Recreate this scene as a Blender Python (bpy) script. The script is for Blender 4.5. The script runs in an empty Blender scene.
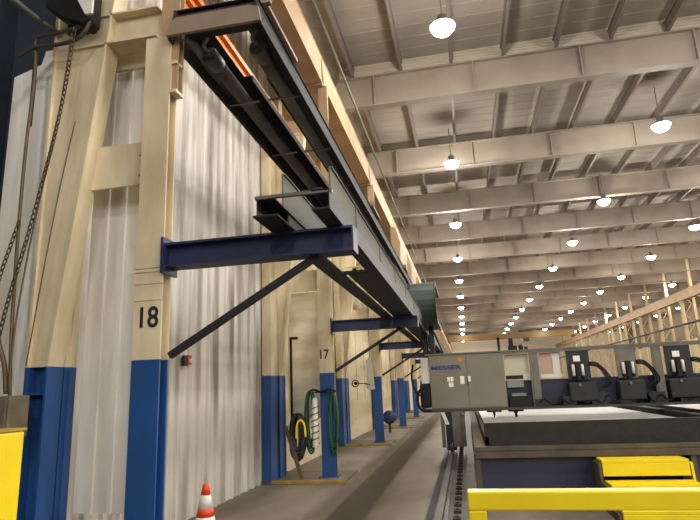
import bpy, bmesh, math, random
from mathutils import Vector, Matrix
random.seed(7)
S = bpy.context.scene
C = S.collection
PI = math.pi
BAY = 6.3
Y0 = 4.3            # the column stencilled 18

# ------------------------------------------------------------------ materials
def lin(h):
    h = h.lstrip('#')
    v = [int(h[i:i+2], 16)/255 for i in (0, 2, 4)]
    return [((c/12.92) if c <= .04045 else ((c+.055)/1.055)**2.4) for c in v]
MAT = {}
def mat(name, col, rough=.6, metal=0., var=None, scale=3., stretch=(1, 1, 1), amt=.5, bump=0., spec=.5, det=5, thr=(.35, .7)):
    if name in MAT: return MAT[name]
    m = bpy.data.materials.new(name); m.use_nodes = True
    nt = m.node_tree; n = nt.nodes; b = n['Principled BSDF']
    c = lin(col); b.inputs['Base Color'].default_value = (*c, 1)
    b.inputs['Roughness'].default_value = rough; b.inputs['Metallic'].default_value = metal
    b.inputs['Specular IOR Level'].default_value = spec
    if var:
        tc = n.new('ShaderNodeTexCoord'); mp = n.new('ShaderNodeMapping'); mp.inputs['Scale'].default_value = stretch
        nt.links.new(tc.outputs['Object'], mp.inputs['Vector'])
        ns = n.new('ShaderNodeTexNoise'); ns.inputs['Scale'].default_value = scale; ns.inputs['Detail'].default_value = det
        nt.links.new(mp.outputs['Vector'], ns.inputs['Vector'])
        r = n.new('ShaderNodeMapRange'); r.inputs['From Min'].default_value = thr[0]; r.inputs['From Max'].default_value = thr[1]
        r.inputs['To Max'].default_value = amt
        nt.links.new(ns.outputs['Fac'], r.inputs['Value'])
        mx = n.new('ShaderNodeMix'); mx.data_type = 'RGBA'
        mx.inputs[6].default_value = (*c, 1); mx.inputs[7].default_value = (*lin(var), 1)
        nt.links.new(r.outputs['Result'], mx.inputs['Factor'])
        nt.links.new(mx.outputs[2], b.inputs['Base Color'])
        if bump:
            bp = n.new('ShaderNodeBump'); bp.inputs['Strength'].default_value = bump; bp.inputs['Distance'].default_value = .02
            nt.links.new(ns.outputs['Fac'], bp.inputs['Height']); nt.links.new(bp.outputs['Normal'], b.inputs['Normal'])
    MAT[name] = m; return m
def emit(name, col, s):
    m = bpy.data.materials.new(name); m.use_nodes = True; b = m.node_tree.nodes['Principled BSDF']
    b.inputs['Base Color'].default_value = (*lin(col), 1); b.inputs['Emission Color'].default_value = (*lin(col), 1)
    b.inputs['Emission Strength'].default_value = s
    MAT[name] = m; return m
cream = mat('cream_paint', '#dfd0ae', .55, var='#9d8a68', scale=2.4, stretch=(1, 1, .3), amt=.75, bump=.05)
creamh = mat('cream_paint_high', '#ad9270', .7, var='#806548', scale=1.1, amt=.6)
blue = mat('blue_paint', '#1f4c88', .45, var='#183860', scale=2.2, stretch=(1, 1, .5), amt=.7, bump=.05)
navy = mat('navy_paint', '#252c54', .5, var='#181c36', scale=2.5, amt=.7)
navyt = mat('navy_table_panel', '#34374f', .4, var='#282b42', scale=1.5, amt=.6)
dark = mat('dark_steel', '#1f2226', .6, .1, var='#15181b', scale=4, amt=.7)
heat = mat('heater_black', '#2c2c2b', .8, 0, var='#1b1b1b', scale=3, amt=.6)
tubem = mat('heater_tube_steel', '#5c5b57', .45, .2, var='#2c2b2a', scale=4, stretch=(1, .3, 1), amt=.7)
galv = mat('galvanised_sheet', '#6e6f66', .85, 0, var='#595c53', scale=2.2, stretch=(1, .5, 1), amt=.7)
black = mat('black_rubber', '#141414', .6, spec=.3)
greyp = mat('grey_cabinet', '#7d7866', .45, .1, var='#6b6657', scale=1.2, amt=.6)
greyb = mat('grey_beam', '#6d6a60', .5, .2, var='#504d45', scale=3, amt=.6)
yel = mat('safety_yellow', '#efd60a', .42, var='#d9b800', scale=2.5, amt=.5, bump=.05)
yelw = mat('worn_yellow', '#a8893a', .75, var='#6b5a38', scale=4, amt=.9, bump=.1)
steel = mat('rail_steel', '#7d7870', .4, .6, var='#4e463d', scale=5, stretch=(1, .1, 1), amt=.7)
plate = mat('steel_plate', '#9c9b94', .5, .1, var='#a3a39d', scale=1.3, stretch=(1, 2.5, 1), amt=.6)
rust = mat('slag_bed', '#2a2926', .8, var='#1b1a18', scale=9, amt=.8, bump=.4)
ledge = mat('ledge_steel', '#5c5142', .7, var='#3f372d', scale=5, amt=.7)
orange = mat('orange_bar', '#e07a2a', .45, var='#c25516', scale=2, amt=.5)
cone_o = mat('cone_orange', '#e2431f', .5)
white = mat('white_paint', '#dedad0', .5, var='#bdb7a8', scale=3, amt=.5)
paper = mat('paper_label', '#e8e4da', .6)
green = mat('green_hose', '#12492f', .45)
hoseb = mat('black_hose', '#1c1c1a', .5)
brownc = mat('brown_cable', '#5a4a35', .55)
red = mat('red_plastic', '#b32a22', .4)
wood = mat('brown_board', '#5b4a36', .7, var='#3d3226', scale=5, stretch=(1, 1, .2), amt=.8)
stencil = mat('stencil_black', '#1d1a17', .7)
ochre = mat('crane_ochre', '#755823', .6, var='#42331b', scale=.25, amt=.7)
pinkp = mat('pink_panel', '#c99a90', .4, var='#a99b88', scale=1.6, amt=.9)
greenp = mat('pale_green_panel', '#c3c8ac', .4, var='#c9ac98', scale=1.1, amt=.9)
frp = mat('wall_panel', '#cbc6bc', .6, var='#857c70', scale=1.3, stretch=(1, 2.6, .3), amt=1., thr=(.42, .66), bump=.03)
frpl = mat('light_panel', '#f0ece3', .6, var='#b8b0a2', scale=1.6, stretch=(3, 1, .3), amt=.8)
board = mat('cream_boards', '#d9cba6', .65, var='#b09e78', scale=1.4, stretch=(1, .5, 1.6), amt=.6)
wallr = mat('far_side_cladding', '#f3e6c2', .65, var='#a58b60', scale=.5, stretch=(1, 1.4, .25), amt=.8)
farw = mat('end_wall_paint', '#e6ddca', .65, var='#cdbf9f', scale=.15, amt=.6)
recess = mat('dark_blue_door', '#2b3440', .6, var='#1c232d', scale=2, amt=.6)
roofm = mat('roof_deck', '#8e867b', .8, var='#766d62', scale=.5, stretch=(.6, 1.5, 1), amt=.8)
beamr = mat('roof_beam_paint', '#847a6d', .7, var='#6d6257', scale=.7, amt=.7)
purl = mat('purlin_paint', '#655d55', .65)
lens = emit('lamp_lens', '#f4f7ff', 60)

# floor: concrete with darker bands running down the aisle
def floor_mat():
    m = bpy.data.materials.new('concrete'); m.use_nodes = True; nt = m.node_tree; n = nt.nodes; L = nt.links.new
    b = n['Principled BSDF']; b.inputs['Roughness'].default_value = .55
    tc = n.new('ShaderNodeTexCoord')
    def noise(sc, st, det=6):
        mp = n.new('ShaderNodeMapping'); mp.inputs['Scale'].default_value = st; L(tc.outputs['Object'], mp.inputs['Vector'])
        s = n.new('ShaderNodeTexNoise'); s.inputs['Scale'].default_value = sc; s.inputs['Detail'].default_value = det
        L(mp.outputs['Vector'], s.inputs['Vector']); return s.outputs['Fac']
    def ramp(fac, a, bb, lo=0, hi=1):
        r = n.new('ShaderNodeMapRange'); r.inputs['From Min'].default_value = a; r.inputs['From Max'].default_value = bb
        r.inputs['To Min'].default_value = lo; r.inputs['To Max'].default_value = hi; L(fac, r.inputs['Value']); return r.outputs['Result']
    def mix(f, c1, c2):
        x = n.new('ShaderNodeMix'); x.data_type = 'RGBA'; L(f, x.inputs['Factor'])
        for i, c in ((6, c1), (7, c2)):
            if isinstance(c, str): x.inputs[i].default_value = (*lin(c), 1)
            else: L(c, x.inputs[i])
        return x.outputs[2]
    base = mix(ramp(noise(1.2, (1, .35, 1)), .35, .7), '#84796a', '#5d5346')
    base = mix(ramp(noise(9, (1, 1, 1)), .55, .75, 0, .35), base, '#3f382f')
    sx = n.new('ShaderNodeSeparateXYZ'); L(tc.outputs['Object'], sx.inputs['Vector'])
    ad = n.new('ShaderNodeMath'); ad.operation = 'MULTIPLY_ADD'; L(noise(1.5, (1, .3, 1)), ad.inputs[0]); ad.inputs[1].default_value = .06; L(sx.outputs['X'], ad.inputs[2])
    xx = ad.outputs[0]
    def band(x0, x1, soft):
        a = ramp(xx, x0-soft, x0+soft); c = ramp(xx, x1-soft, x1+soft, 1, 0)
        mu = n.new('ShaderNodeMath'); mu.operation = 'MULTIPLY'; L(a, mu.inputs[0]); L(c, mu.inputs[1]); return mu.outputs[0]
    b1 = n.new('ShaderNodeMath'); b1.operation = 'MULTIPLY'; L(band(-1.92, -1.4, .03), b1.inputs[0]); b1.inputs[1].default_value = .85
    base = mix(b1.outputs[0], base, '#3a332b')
    b2 = n.new('ShaderNodeMath'); b2.operation = 'MULTIPLY'; L(band(-.6, .12, .05), b2.inputs[0]); b2.inputs[1].default_value = .7
    base = mix(b2.outputs[0], base, '#332c25')
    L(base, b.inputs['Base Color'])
    bp = n.new('ShaderNodeBump'); bp.inputs['Strength'].default_value = .15; bp.inputs['Distance'].default_value = .01
    L(noise(14, (1, 1, 1)), bp.inputs['Height']); L(bp.outputs['Normal'], b.inputs['Normal'])
    return m
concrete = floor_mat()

# ------------------------------------------------------------------ mesh helpers
class MB:
    def __init__(s): s.bm = bmesh.new()
    def box(s, x0, x1, y0, y1, z0, z1, M=None):
        v = [s.bm.verts.new(Vector((x, y, z)) if M is None else M @ Vector((x, y, z))) for x in (x0, x1) for y in (y0, y1) for z in (z0, z1)]
        for f in ((0, 1, 3, 2), (4, 6, 7, 5), (0, 4, 5, 1), (2, 3, 7, 6), (0, 2, 6, 4), (1, 5, 7, 3)):
            s.bm.faces.new([v[i] for i in f])
        return s
    def bar(s, p, q, w, h, up=(0, 0, 1)):
        p, q = Vector(p), Vector(q); d = (q-p); L = d.length; d.normalize(); u = Vector(up)
        r = d.cross(u).normalized(); u = r.cross(d)
        M = Matrix((( r.x, d.x, u.x, p.x), (r.y, d.y, u.y, p.y), (r.z, d.z, u.z, p.z), (0, 0, 0, 1)))
        return s.box(-w/2, w/2, 0, L, -h/2, h/2, M)
    def prism(s, pts, a, b, axis='y'):
        def mk(u, w, t): return Vector((u, t, w)) if axis == 'y' else (Vector((t, u, w)) if axis == 'x' else Vector((u, w, t)))
        A = [s.bm.verts.new(mk(u, w, a)) for u, w in pts]; B = [s.bm.verts.new(mk(u, w, b)) for u, w in pts]
        n = len(pts); s.bm.faces.new(A); s.bm.faces.new(B[::-1])
        for i in range(n): s.bm.faces.new([A[i], B[i], B[(i+1) % n], A[(i+1) % n]])
        return s
    def tube(s, pts, r, n=8, closed=False, cap=True):
        P = [Vector(p) for p in pts]; rings = []; m = len(P)
        up = None
        for i in range(m):
            if closed: t = P[(i+1) % m]-P[i-1]
            else: t = P[min(i+1, m-1)]-P[max(i-1, 0)]
            t.normalize()
            if up is None:
                up = Vector((0, 0, 1)) if abs(t.z) < .9 else Vector((1, 0, 0))
            up = (up - t*up.dot(t)).normalized(); sd = t.cross(up)
            rr = r if not callable(r) else r(i/(m-1))
            rings.append([s.bm.verts.new(P[i]+(up*math.cos(a)+sd*math.sin(a))*rr) for a in (2*PI*k/n for k in range(n))])
        for i in range(m if closed else m-1):
            a, b = rings[i], rings[(i+1) % m]
            for k in range(n): 
                f = s.bm.faces.new([a[k], a[(k+1) % n], b[(k+1) % n], b[k]]); f.smooth = True
        if cap and not closed: s.bm.faces.new(rings[0][::-1]); s.bm.faces.new(rings[-1])
        return s
    def lathe(s, prof, cx, cy, n=24, z0=0, axis='z'):
        rings = []
        for r, z in prof:
            ring = []
            for k in range(n):
                a = 2*PI*k/n
                if axis == 'z': v = (cx+r*math.cos(a), cy+r*math.sin(a), z0+z)
                elif axis == 'y': v = (cx+r*math.cos(a), z, cy+r*math.sin(a))
                else: v = (z, cx+r*math.cos(a), cy+r*math.sin(a))
                ring.append(s.bm.verts.new(v))
            rings.append(ring)
        for a, b in zip(rings, rings[1:]):
            for k in range(n):
                f = s.bm.faces.new([a[k], a[(k+1) % n], b[(k+1) % n], b[k]]); f.smooth = True
        s.bm.faces.new(rings[0][::-1]); s.bm.faces.new(rings[-1])
        return s
    def build(s, name, m, parent=None, bevel=0, sharp=True):
        bmesh.ops.recalc_face_normals(s.bm, faces=s.bm.faces)
        me = bpy.data.meshes.new(name); s.bm.to_mesh(me); s.bm.free()
        me.materials.append(m)
        o = bpy.data.objects.new(name, me); C.objects.link(o)
        if parent:
            o.parent = parent; top = parent
            off = Vector((0, 0, 0)); p = parent
            while p: off += p.location; p = p.parent
            o.data.transform(Matrix.Translation(-off))
        if bevel:
            b = o.modifiers.new('bevel', 'BEVEL'); b.width = bevel; b.segments = 2; b.limit_method = 'ANGLE'
        return o
def thing(name, label, cat, loc=(0, 0, 0), group=None):
    o = bpy.data.objects.new(name, None); C.objects.link(o); o.location = loc; o.empty_display_size = .2
    return tag(o, label, cat, group)
def tag(o, label, cat, group=None, kind=None):
    o['label'] = label; o['category'] = cat
    if group: o['group'] = group
    if kind: o['kind'] = kind
    return o
def struct(o, label=None):
    o['kind'] = 'structure'
    if label: o['label'] = label
    return o
def dup(root, loc):
    r = root.copy(); C.objects.link(r); r.location = loc
    for ch in list(root.children):
        c = ch.copy(); C.objects.link(c); c.parent = r
        for g in ch.children:
            d = g.copy(); C.objects.link(d); d.parent = c
    return r
ORD = 'first second third fourth fifth sixth seventh eighth ninth tenth eleventh twelfth thirteenth fourteenth fifteenth sixteenth seventeenth eighteenth nineteenth twentieth twenty-first twenty-second twenty-third twenty-fourth twenty-fifth'.split()
def smooth_path(pts, k=6):
    P = [Vector(p) for p in pts]; out = []
    for i in range(len(P)-1):
        a, b, c, d = P[max(i-1, 0)], P[i], P[i+1], P[min(i+2, len(P)-1)]
        for j in range(k):
            t = j/k
            out.append(.5*((2*b)+(c-a)*t+(2*a-5*b+4*c-d)*t*t+(3*b-a-3*c+d)*t**3))
    out.append(P[-1]); return out
def text_mesh(name, s, size, m, parent, loc, rot=(PI/2, 0, 0), bold=0., depth=.002, shear=0., sx=1.):
    cu = bpy.data.curves.new(name, 'FONT'); cu.body = s; cu.size = size; cu.offset = bold; cu.extrude = depth; cu.shear = shear
    t = bpy.data.objects.new(name+'_tmp', cu); C.objects.link(t)
    bpy.context.view_layer.update()
    me = bpy.data.meshes.new_from_object(t.evaluated_get(bpy.context.evaluated_depsgraph_get()))
    bpy.data.objects.remove(t)
    me.materials.clear(); me.materials.append(m)
    M = Matrix.Translation(Vector(loc)) @ Matrix.Rotation(rot[2], 4, 'Z') @ Matrix.Rotation(rot[0], 4, 'X') @ Matrix.Diagonal((sx, 1, 1, 1))
    me.transform(M)
    o = bpy.data.objects.new(name, me); C.objects.link(o)
    if parent:
        o.parent = parent; p = parent; off = Vector()
        while p: off += p.location; p = p.parent
        me.transform(Matrix.Translation(-off))
    return o

YEND = 128.
# ------------------------------------------------------------------ shell
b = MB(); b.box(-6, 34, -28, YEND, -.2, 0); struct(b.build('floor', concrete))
# ribbed roof deck
def ribbed(lo, hi, pitch, rib, h, fn):
    """profile along one axis; fn(t, h) -> two end points"""
    pts = []; t = lo
    while t < hi-1e-6:
        pts += [(t, 0), (t+pitch-rib, 0), (t+pitch-rib*.75, h), (t+pitch-rib*.25, h)]; t += pitch
    pts.append((hi, 0)); bm = bmesh.new(); prev = None
    for p in pts:
        a, c = fn(*p); a = bm.verts.new(a); c = bm.verts.new(c)
        if prev: bm.faces.new([prev[0], prev[1], c, a])
        prev = (a, c)
    mb = MB(); mb.bm.free(); mb.bm = bm; return mb
struct(ribbed(-28, YEND, .6, .09, -.012, lambda t, h: ((-6, t, 12.45+h), (34.1, t, 12.45+h))).build('ceiling', roofm))
# left wall: grey ribbed panels in the near bay, cream boards beyond
YC = Y0+.35
mb = ribbed(YC, 10.75, .3, .085, .035, lambda t, h: ((-3.8+h, t, .02), (-3.8+h, t, 12.45)))
o = struct(mb.build('wall_left', frp))
b = MB()
yy = 10.75; k = 0
b.box(-3.86, -3.8, 10.75, YEND, 0, 12.45)
while yy < 70:                                   # batten strips of the boarded bays
    b.box(-3.8, -3.775, yy+1.15, yy+1.3, 1.2, 12.4); yy += 1.575
z = .3
while z < 12:
    b.box(-3.8, -3.79, 10.75, YEND, z, z+.02); z += .3
struct(b.build('wall_left', board))
b = MB(); b.box(-4.75, -4.7, -28, YC+.1, 0, 12.45); struct(b.build('wall_left', recess))
b = MB(); b.box(-4.75, -3.8, YC+.1, YC+.14, 0, 12.45); struct(b.build('wall_left', recess))
# right outer wall
mb = ribbed(-28, YEND, .9, .25, -.08, lambda t, h: ((34+h, t, 0), (34+h, t, 6.8))); struct(mb.build('wall_right', wallr))
b = MB(); b.box(33.9, 34.1, -28, YEND, 6.8, 12.45); struct(b.build('wall_right', mat('upper_cladding', '#7b6a55', .7)))
b = MB(); b.box(-6, 34, YEND, YEND+.2, 0, 12.45); struct(b.build('wall_back', farw))

# ------------------------------------------------------------------ laced columns of the left side
def outer_post(mb_c, mb_b, y, zt):
    # tapered frame column (web towards the camera, slanted inner flange) with a straight post right behind it
    xe = lambda z: -3.57+.12*max(0, z-1.94)
    for mb, z0, z1 in ((mb_b, 0, 1.94), (mb_c, 1.94, 7.0)):
        mb.prism([(-3.77, z0), (xe(z0)-.02, z0), (xe(z1)-.02, z1), (-3.77, z1)], y+(.12 if z0 == 0 else .03), y+(.15 if z0 == 0 else .06))
        mb.prism([(xe(z0)-.02, z0), (xe(z0), z0), (xe(z1), z1), (xe(z1)-.02, z1)], y, y+.2)
        mb.box(-3.795, -3.77, y, y+.2, z0, z1)
    mb_c.box(-3.795, -3.05, y+.0, y+.2, 7.0, 7.04)
    for mb, z0, z1 in ((mb_b, 0, 1.94), (mb_c, 1.94, zt)):
        mb.box(-3.6, -3.57, y+.22, y+.38, z0, z1); mb.box(-3.795, -3.6, y+.3, y+.32, z0, z1)
        mb.box(-3.57, -3.555, y+.27, y+.33, z0, z1)
    mb_b.box(-3.77, -3.6, y+.01, y+.12, 1.7, 1.72); mb_b.box(-3.9, -3.48, y-.05, y+.43, 0, .03)
def inner_post(mb_c, mb_b, y):
    for mb, z0, z1 in ((mb_b, 0, 1.95), (mb_c, 1.95, 5.03)):
        mb.box(-2.76, -2.5, y, y+.02, z0, z1); mb.box(-2.76, -2.5, y+.13, y+.15, z0, z1)
        mb.box(-2.6, -2.57, y+.02, y+.13, z0, z1)
    mb_b.box(-2.84, -2.42, y-.06, y+.22, 0, .03)
    for sx in (-2.8, -2.46):
        for sy in (-.03, .19): mb_b.lathe([(.018, .03), (.018, .07)], sx, y+sy, 6)
def column_name(k):
    if k == 0: return 'nearest cream and blue laced column, stencilled 18'
    if k == 1: return 'cream and blue laced column stencilled 17, second from the camera'
    return '%s cream and blue laced column along the left wall, beyond the one stencilled 17' % ORD[k]
def make_column(k):
    y = Y0+BAY*k
    t = thing('laced_column', column_name(k), 'column', (-3.1, y, 0), 'laced columns along the left wall')
    c1, b1, c2, b2 = MB(), MB(), MB(), MB()
    outer_post(c1, b1, y, 11.9)
    if k: b1.box(-3.77, -3.6, y-.42, y-.002, 0, 1.94); c1.box(-3.77, -3.6, y-.42, y-.002, 1.94, 7.0)
    c1.build('outer_post', cream, t); b1.build('painted_base', blue, t)
    inner_post(c2, b2, y); c2.build('inner_post', cream, t); b2.build('painted_base', blue, t)
    m = MB(); m.box(-2.62, -2.43, y+.022, y+.04, 4.45, 8.08); m.box(-2.62, -2.43, y+.11, y+.128, 4.45, 8.08); m.box(-2.54, -2.51, y+.04, y+.11, 4.45, 8.08)
    m.box(-2.9, -2.5, y-.1, y+.25, 8.05, 8.085); m.box(-2.62, -2.43, y+.04, y+.11, 7.3, 8.08)
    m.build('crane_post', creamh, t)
    m = MB(); m.box(-3.57, -2.62, y+.15, y+.18, 3.6, 4.03)
    for (x, z) in ((-3.5, 3.66), (-3.5, 3.95), (-2.86, 3.7), (-2.86, 3.9)): m.lathe([(.014, y+.13), (.014, y+.15)], x, z, 6, axis='y')
    m.build('tie_plate', cream, t)
    m = MB(); m.box(-3.57, -2.66, y+.1, y+.125, 5.08, 5.38); m.box(-3.57, -2.66, y+.0, y+.2, 5.06, 5.08); m.box(-3.57, -2.66, y+.0, y+.2, 5.38, 5.40)
    m.box(-3.45, -2.7, y+.3, y+.34, 4.95, 5.3)
    m.build('upper_tie', cream, t)
    m = MB(); m.box(-3.57, -2.6, y+.13, y+.17, 7.0, 7.4) ; m.build('tie_plate', creamh, t)
    # bracket plates and weld seams where the arm is bolted on
    m = MB(); m.box(-2.775, -2.485, y-.012, y, 2.74, 2.96); m.box(-2.77, -2.49, y-.012, y, 2.705, 2.72)
    m.box(-2.77, -2.49, y-.01, y, 2.6, 2.615); m.box(-2.77, -2.49, y-.01, y, 2.455, 2.47)
    m.box(-2.5, -2.43, y, y+.14, 4.42, 4.45); m.box(-2.5, -2.43, y, y+.14, 4.72, 4.75); m.box(-2.5, -2.49, y, y+.14, 4.45, 4.72)
    m.build('bracket_plate', cream, t)
    return t
cols = [make_column(0), make_column(1)]
for k in range(2, 20):
    r = dup(cols[1], (-3.1, Y0+BAY*k, 0)); r['label'] = column_name(k); cols.append(r)
text_mesh('stencilled_number', '18', .25, stencil, cols[0], (-2.735, Y0-.003, 2.225), bold=.004, sx=.86)
text_mesh('stencilled_number', '17', .25, stencil, cols[1], (-2.775, Y0+BAY-.003, 2.225), bold=.004, sx=.86)
# panel between the posts
mb = ribbed(-3.56, -2.8, .19, .03, -.02, lambda t, h: ((t, Y0+.46+h, .65), (t, Y0+.46+h, 5.2)))
o = mb.build('ribbed_panel', frpl); sm = o.modifiers.new('s', 'SOLIDIFY'); sm.thickness = .015
tag(o, 'light grey ribbed panel hung between the two posts of the column stencilled 18', 'panel')
m = MB(); m.box(-3.46, -2.74, Y0+BAY+.32, Y0+BAY+.36, 1.10, 3.6)
z = 1.25
while z < 3.5: m.box(-3.46, -2.74, Y0+BAY+.313, Y0+BAY+.32, z, z+.012); z += .2
o = m.build('wall_board', mat('board_white', '#f0e8cf', .6, var='#c9b98f', scale=2.2, stretch=(.7, 1, 2), amt=.7))
tag(o, 'cream lined board fixed between the two posts of the column stencilled 17', 'board')
# concrete kerbs with yellow edge under the column pairs
for k in range(1, 12):
    y = Y0+BAY*k
    m = MB(); m.box(-3.8, -2.22, y-.42, y-.34, 0, .06); o = m.build('trim_%d' % k, yelw, bevel=.01); struct(o, 'worn yellow kerb edge at the foot of the %s column' % ORD[k])
    m = MB(); m.box(-3.8, -2.26, y-.34, y+.9, 0, .045); o = m.build('trim_%d' % (k+20), mat('kerb_concrete', '#6f6557', .8, var='#4f473c', scale=3, amt=.8)); struct(o)

# ------------------------------------------------------------------ bracket arms and struts
def arm_label(k):
    if k == 0: return 'nearest navy steel bracket arm with diagonal strut, on the column stencilled 18'
    if k == 1: return 'navy steel bracket arm with diagonal strut, on the column stencilled 17'
    return 'navy bracket arm with strut on the %s column of the left wall' % ORD[k]
def make_arm(k):
    y = Y0+BAY*k
    t = thing('bracket_arm', arm_label(k), 'bracket', (-2.5, y, 2.85), 'bracket arms carrying the cable tray')
    m = MB(); yb = y-.02
    m.box(-2.475, -.8, yb, yb+.2, 2.93, 2.95); m.box(-2.475, -.8, yb, yb+.2, 2.74, 2.76); m.box(-2.475, -.8, yb+.08, yb+.095, 2.76, 2.93)
    m.box(-.815, -.8, yb, yb+.2, 2.76, 2.93)
    m.build('beam', navy, t)
    m = MB(); m.box(-2.499, -2.475, yb-.03, yb+.23, 2.68, 3.0); m.build('end_plate', navy, t)
    m = MB(); m.bar((-2.46, y+.1, 1.98), (-1.12, y+.1, 2.75), .055, .055); m.bar((-2.46, y+.1, 1.95), (-2.46, y+.1, 2.05), .08, .03)
    m.build('diagonal_strut', dark, t)
    return t
a0 = make_arm(0)
for k in range(1, 6):
    r = dup(a0, (-2.5, Y0+BAY*k, 2.85)); r['label'] = arm_label(k)

# ------------------------------------------------------------------ cable tray on the arms (two channels, galvanised side sheets)
t = thing('cable_tray', 'long dark cable tray with galvanised side sheets lying on the bracket arms', 'cable tray', (-1.2, 3.85, 2.955))
YE = 34.
m = MB(); m.box(-1.5, -1.3, 3.86, YE, 2.955, 2.97); m.box(-1.47, -1.46, 3.86, YE, 2.97, 3.1); m.box(-1.47, -1.33, 3.86, 5.2, 3.1, 3.112); m.build('channel', dark, t)
m = MB(); m.box(-1.02, -.88, 3.82, YE, 2.955, 2.97); m.box(-.89, -.88, 3.82, YE, 2.97, 3.1); m.box(-1.02, -.88, 3.82, YE, 3.1, 3.112); m.build('channel', dark, t)
m = MB(); m.box(-1.47, -.86, 3.82, 3.85, 3.085, 3.11); m.build('cross_bar', steel, t)
for y in (5.2, 6.3):
    m = MB(); m.box(-1.33, -1.02, y, y+.05, 2.96, 3.0); m.build('cross_bar', dark, t)
m = MB(); m.box(-1.262, -1.02, 6.3, YE, 2.957, 2.968); m.build('bottom_sheet', dark, t)
m = MB(); m.box(-1.03, -.9, 4.3, 6.3, 2.972, 2.976); m.build('bottom_sheet', dark, t)
m = MB(); m.box(-.9, -.885, 3.9, YE, 3.113, 3.31); m.box(-.9, -.87, 3.9, YE, 3.31, 3.32)
y = 4.9
while y < YE: m.box(-.885, -.875, y, y+.03, 3.113, 3.31); y += 1.5
m.build('side_sheet', galv, t)
m = MB(); m.box(-1.36, -1.345, 4.15, 5.6, 3.113, 3.4); m.box(-1.36, -1.33, 4.15, 5.6, 3.4, 3.41); m.box(-1.36, -1.345, 4.3, 5.2, 2.97, 3.113); m.build('side_sheet', galv, t)
# lamps of conduit lying in the tray
m = MB()
for x, zz, r in ((-1.2, 3.02, .03), (-1.12, 3.01, .022)): m.tube([(x, 6.4, zz), (x, 20, zz), (x, YE-.2, zz)], r, 8)
tag(m.build('power_cable', black), 'black power cables lying in the tray over the bracket arms', 'cable')

# energy chain: comes along the tray, turns over in a half loop and drops to the gantry
t = thing('cable_carrier', 'grey green cable carrier loop between the tray end and the cutting gantry', 'cable carrier', (-.9, 13.2, 3.1))
path = []
for i in range(9): path.append((15.5-i*.27, 3.16))
for i in range(1, 12):
    a = -PI/2 - i*PI/12; path.append((13.34+.42*math.cos(a), 3.58+.42*math.sin(a)))
path.append((13.34, 4.0)); path += [(13.34+i*.25, 4.0-.004*i) for i in range(1, 9)]
def band(path, x0, x1, th):
    mb = MB(); vs = []
    for i, (y, z) in enumerate(path):
        p = path[max(i-1, 0)]; q = path[min(i+1, len(path)-1)]
        ty, tz = q[0]-p[0], q[1]-p[1]; l = math.hypot(ty, tz); ny, nz = -tz/l*th, ty/l*th
        vs.append([mb.bm.verts.new(v) for v in ((x0, y, z), (x1, y, z), (x1, y+ny, z+nz), (x0, y+ny, z+nz))])
    for a, c in zip(vs, vs[1:]):
        for k in range(4): mb.bm.faces.new([a[k], a[(k+1) % 4], c[(k+1) % 4], c[k]])
    mb.bm.faces.new(vs[0][::-1]); mb.bm.faces.new(vs[-1]); return mb
band(path, -1.12, -.56, .05).build('link_band', mat('carrier_green', '#3b4540', .5, .2, var='#3e4a46', scale=3, amt=.6), t)
for x0 in (-1.15, -.56): band(path, x0, x0+.03, .09).build('side_link_chain', dark, t)
m = MB()
for dx in (0, .05, .1): m.tube(smooth_path([(-1.0+dx, 15.3, 3.95), (-1.0+dx, 14.9, 3.7), (-1.0+dx, 14.5, 3.0), (-.98+dx, 14.3, 2.4), (-1.02+dx, 14.2, 1.9), (-.98+dx, 14.2, 1.5)]), .022, 8)
m.build('drop_cable', black, t)
t = thing('mast', 'dark steel mast rising from the left end of the gantry to the cable carrier', 'mast', (-.75, 14.5, 2.35))
m = MB(); m.box(-.82, -.7, 14.3, 14.42, 2.37, 3.1); m.build('upright', dark, t)
m = MB(); m.bar((-.76, 14.36, 2.5), (-1.3, 14.36, 3.02), .05, .05); m.build('brace', dark, t)
m = MB(); m.bar((-.5, 14.36, 2.39), (-.72, 14.36, 3.0), .04, .04); m.build('brace', dark, t)

# ------------------------------------------------------------------ overhead tube heater
t = thing('tube_heater', 'long black twin tube radiant heater hood hung beside the crane columns', 'heater', (-2.03, 4.35, 5.0))
HE = 30.
m = MB()
for x0, x1, x2, x3 in ((-2.46, -2.13, -2.46, -2.24), (-1.96, -1.6, -1.87, -1.6)):
    m.box(x0, x1, 5.5, HE, 5.24, 5.25); m.box(x2, x3, 4.65, 5.5, 5.24, 5.25)
m.box(-2.46, -1.6, 4.25, 4.65, 5.24, 5.25)
m.prism([(-2.5, 4.94), (-2.48, 4.94), (-2.42, 5.24), (-2.44, 5.25)], 4.24, HE); m.prism([(-1.56, 4.94), (-1.58, 4.94), (-1.64, 5.24), (-1.62, 5.25)], 4.24, HE)
m.prism([(-2.145, 5.24), (-2.13, 5.24), (-2.13, 5.17), (-2.145, 5.17)], 5.5, HE); m.prism([(-1.965, 5.24), (-1.95, 5.24), (-1.95, 5.17), (-1.965, 5.17)], 5.5, HE)
m.build('reflector_hood', heat, t)
m = MB(); m.prism([(-2.5, 4.955), (-1.56, 4.955), (-1.58, 5.1), (-1.68, 5.13), (-2.4, 5.13), (-2.46, 5.09)], 4.2, 4.235); m.build('end_plate', mat('brown_sheet', '#8b7866', .6, var='#6f5e4e', scale=3, amt=.5), t)
m = MB(); m.box(-2.44, -1.6, 4.26, 4.6, 5.16, 5.2); m.build('burner_plate', heat, t)
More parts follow.
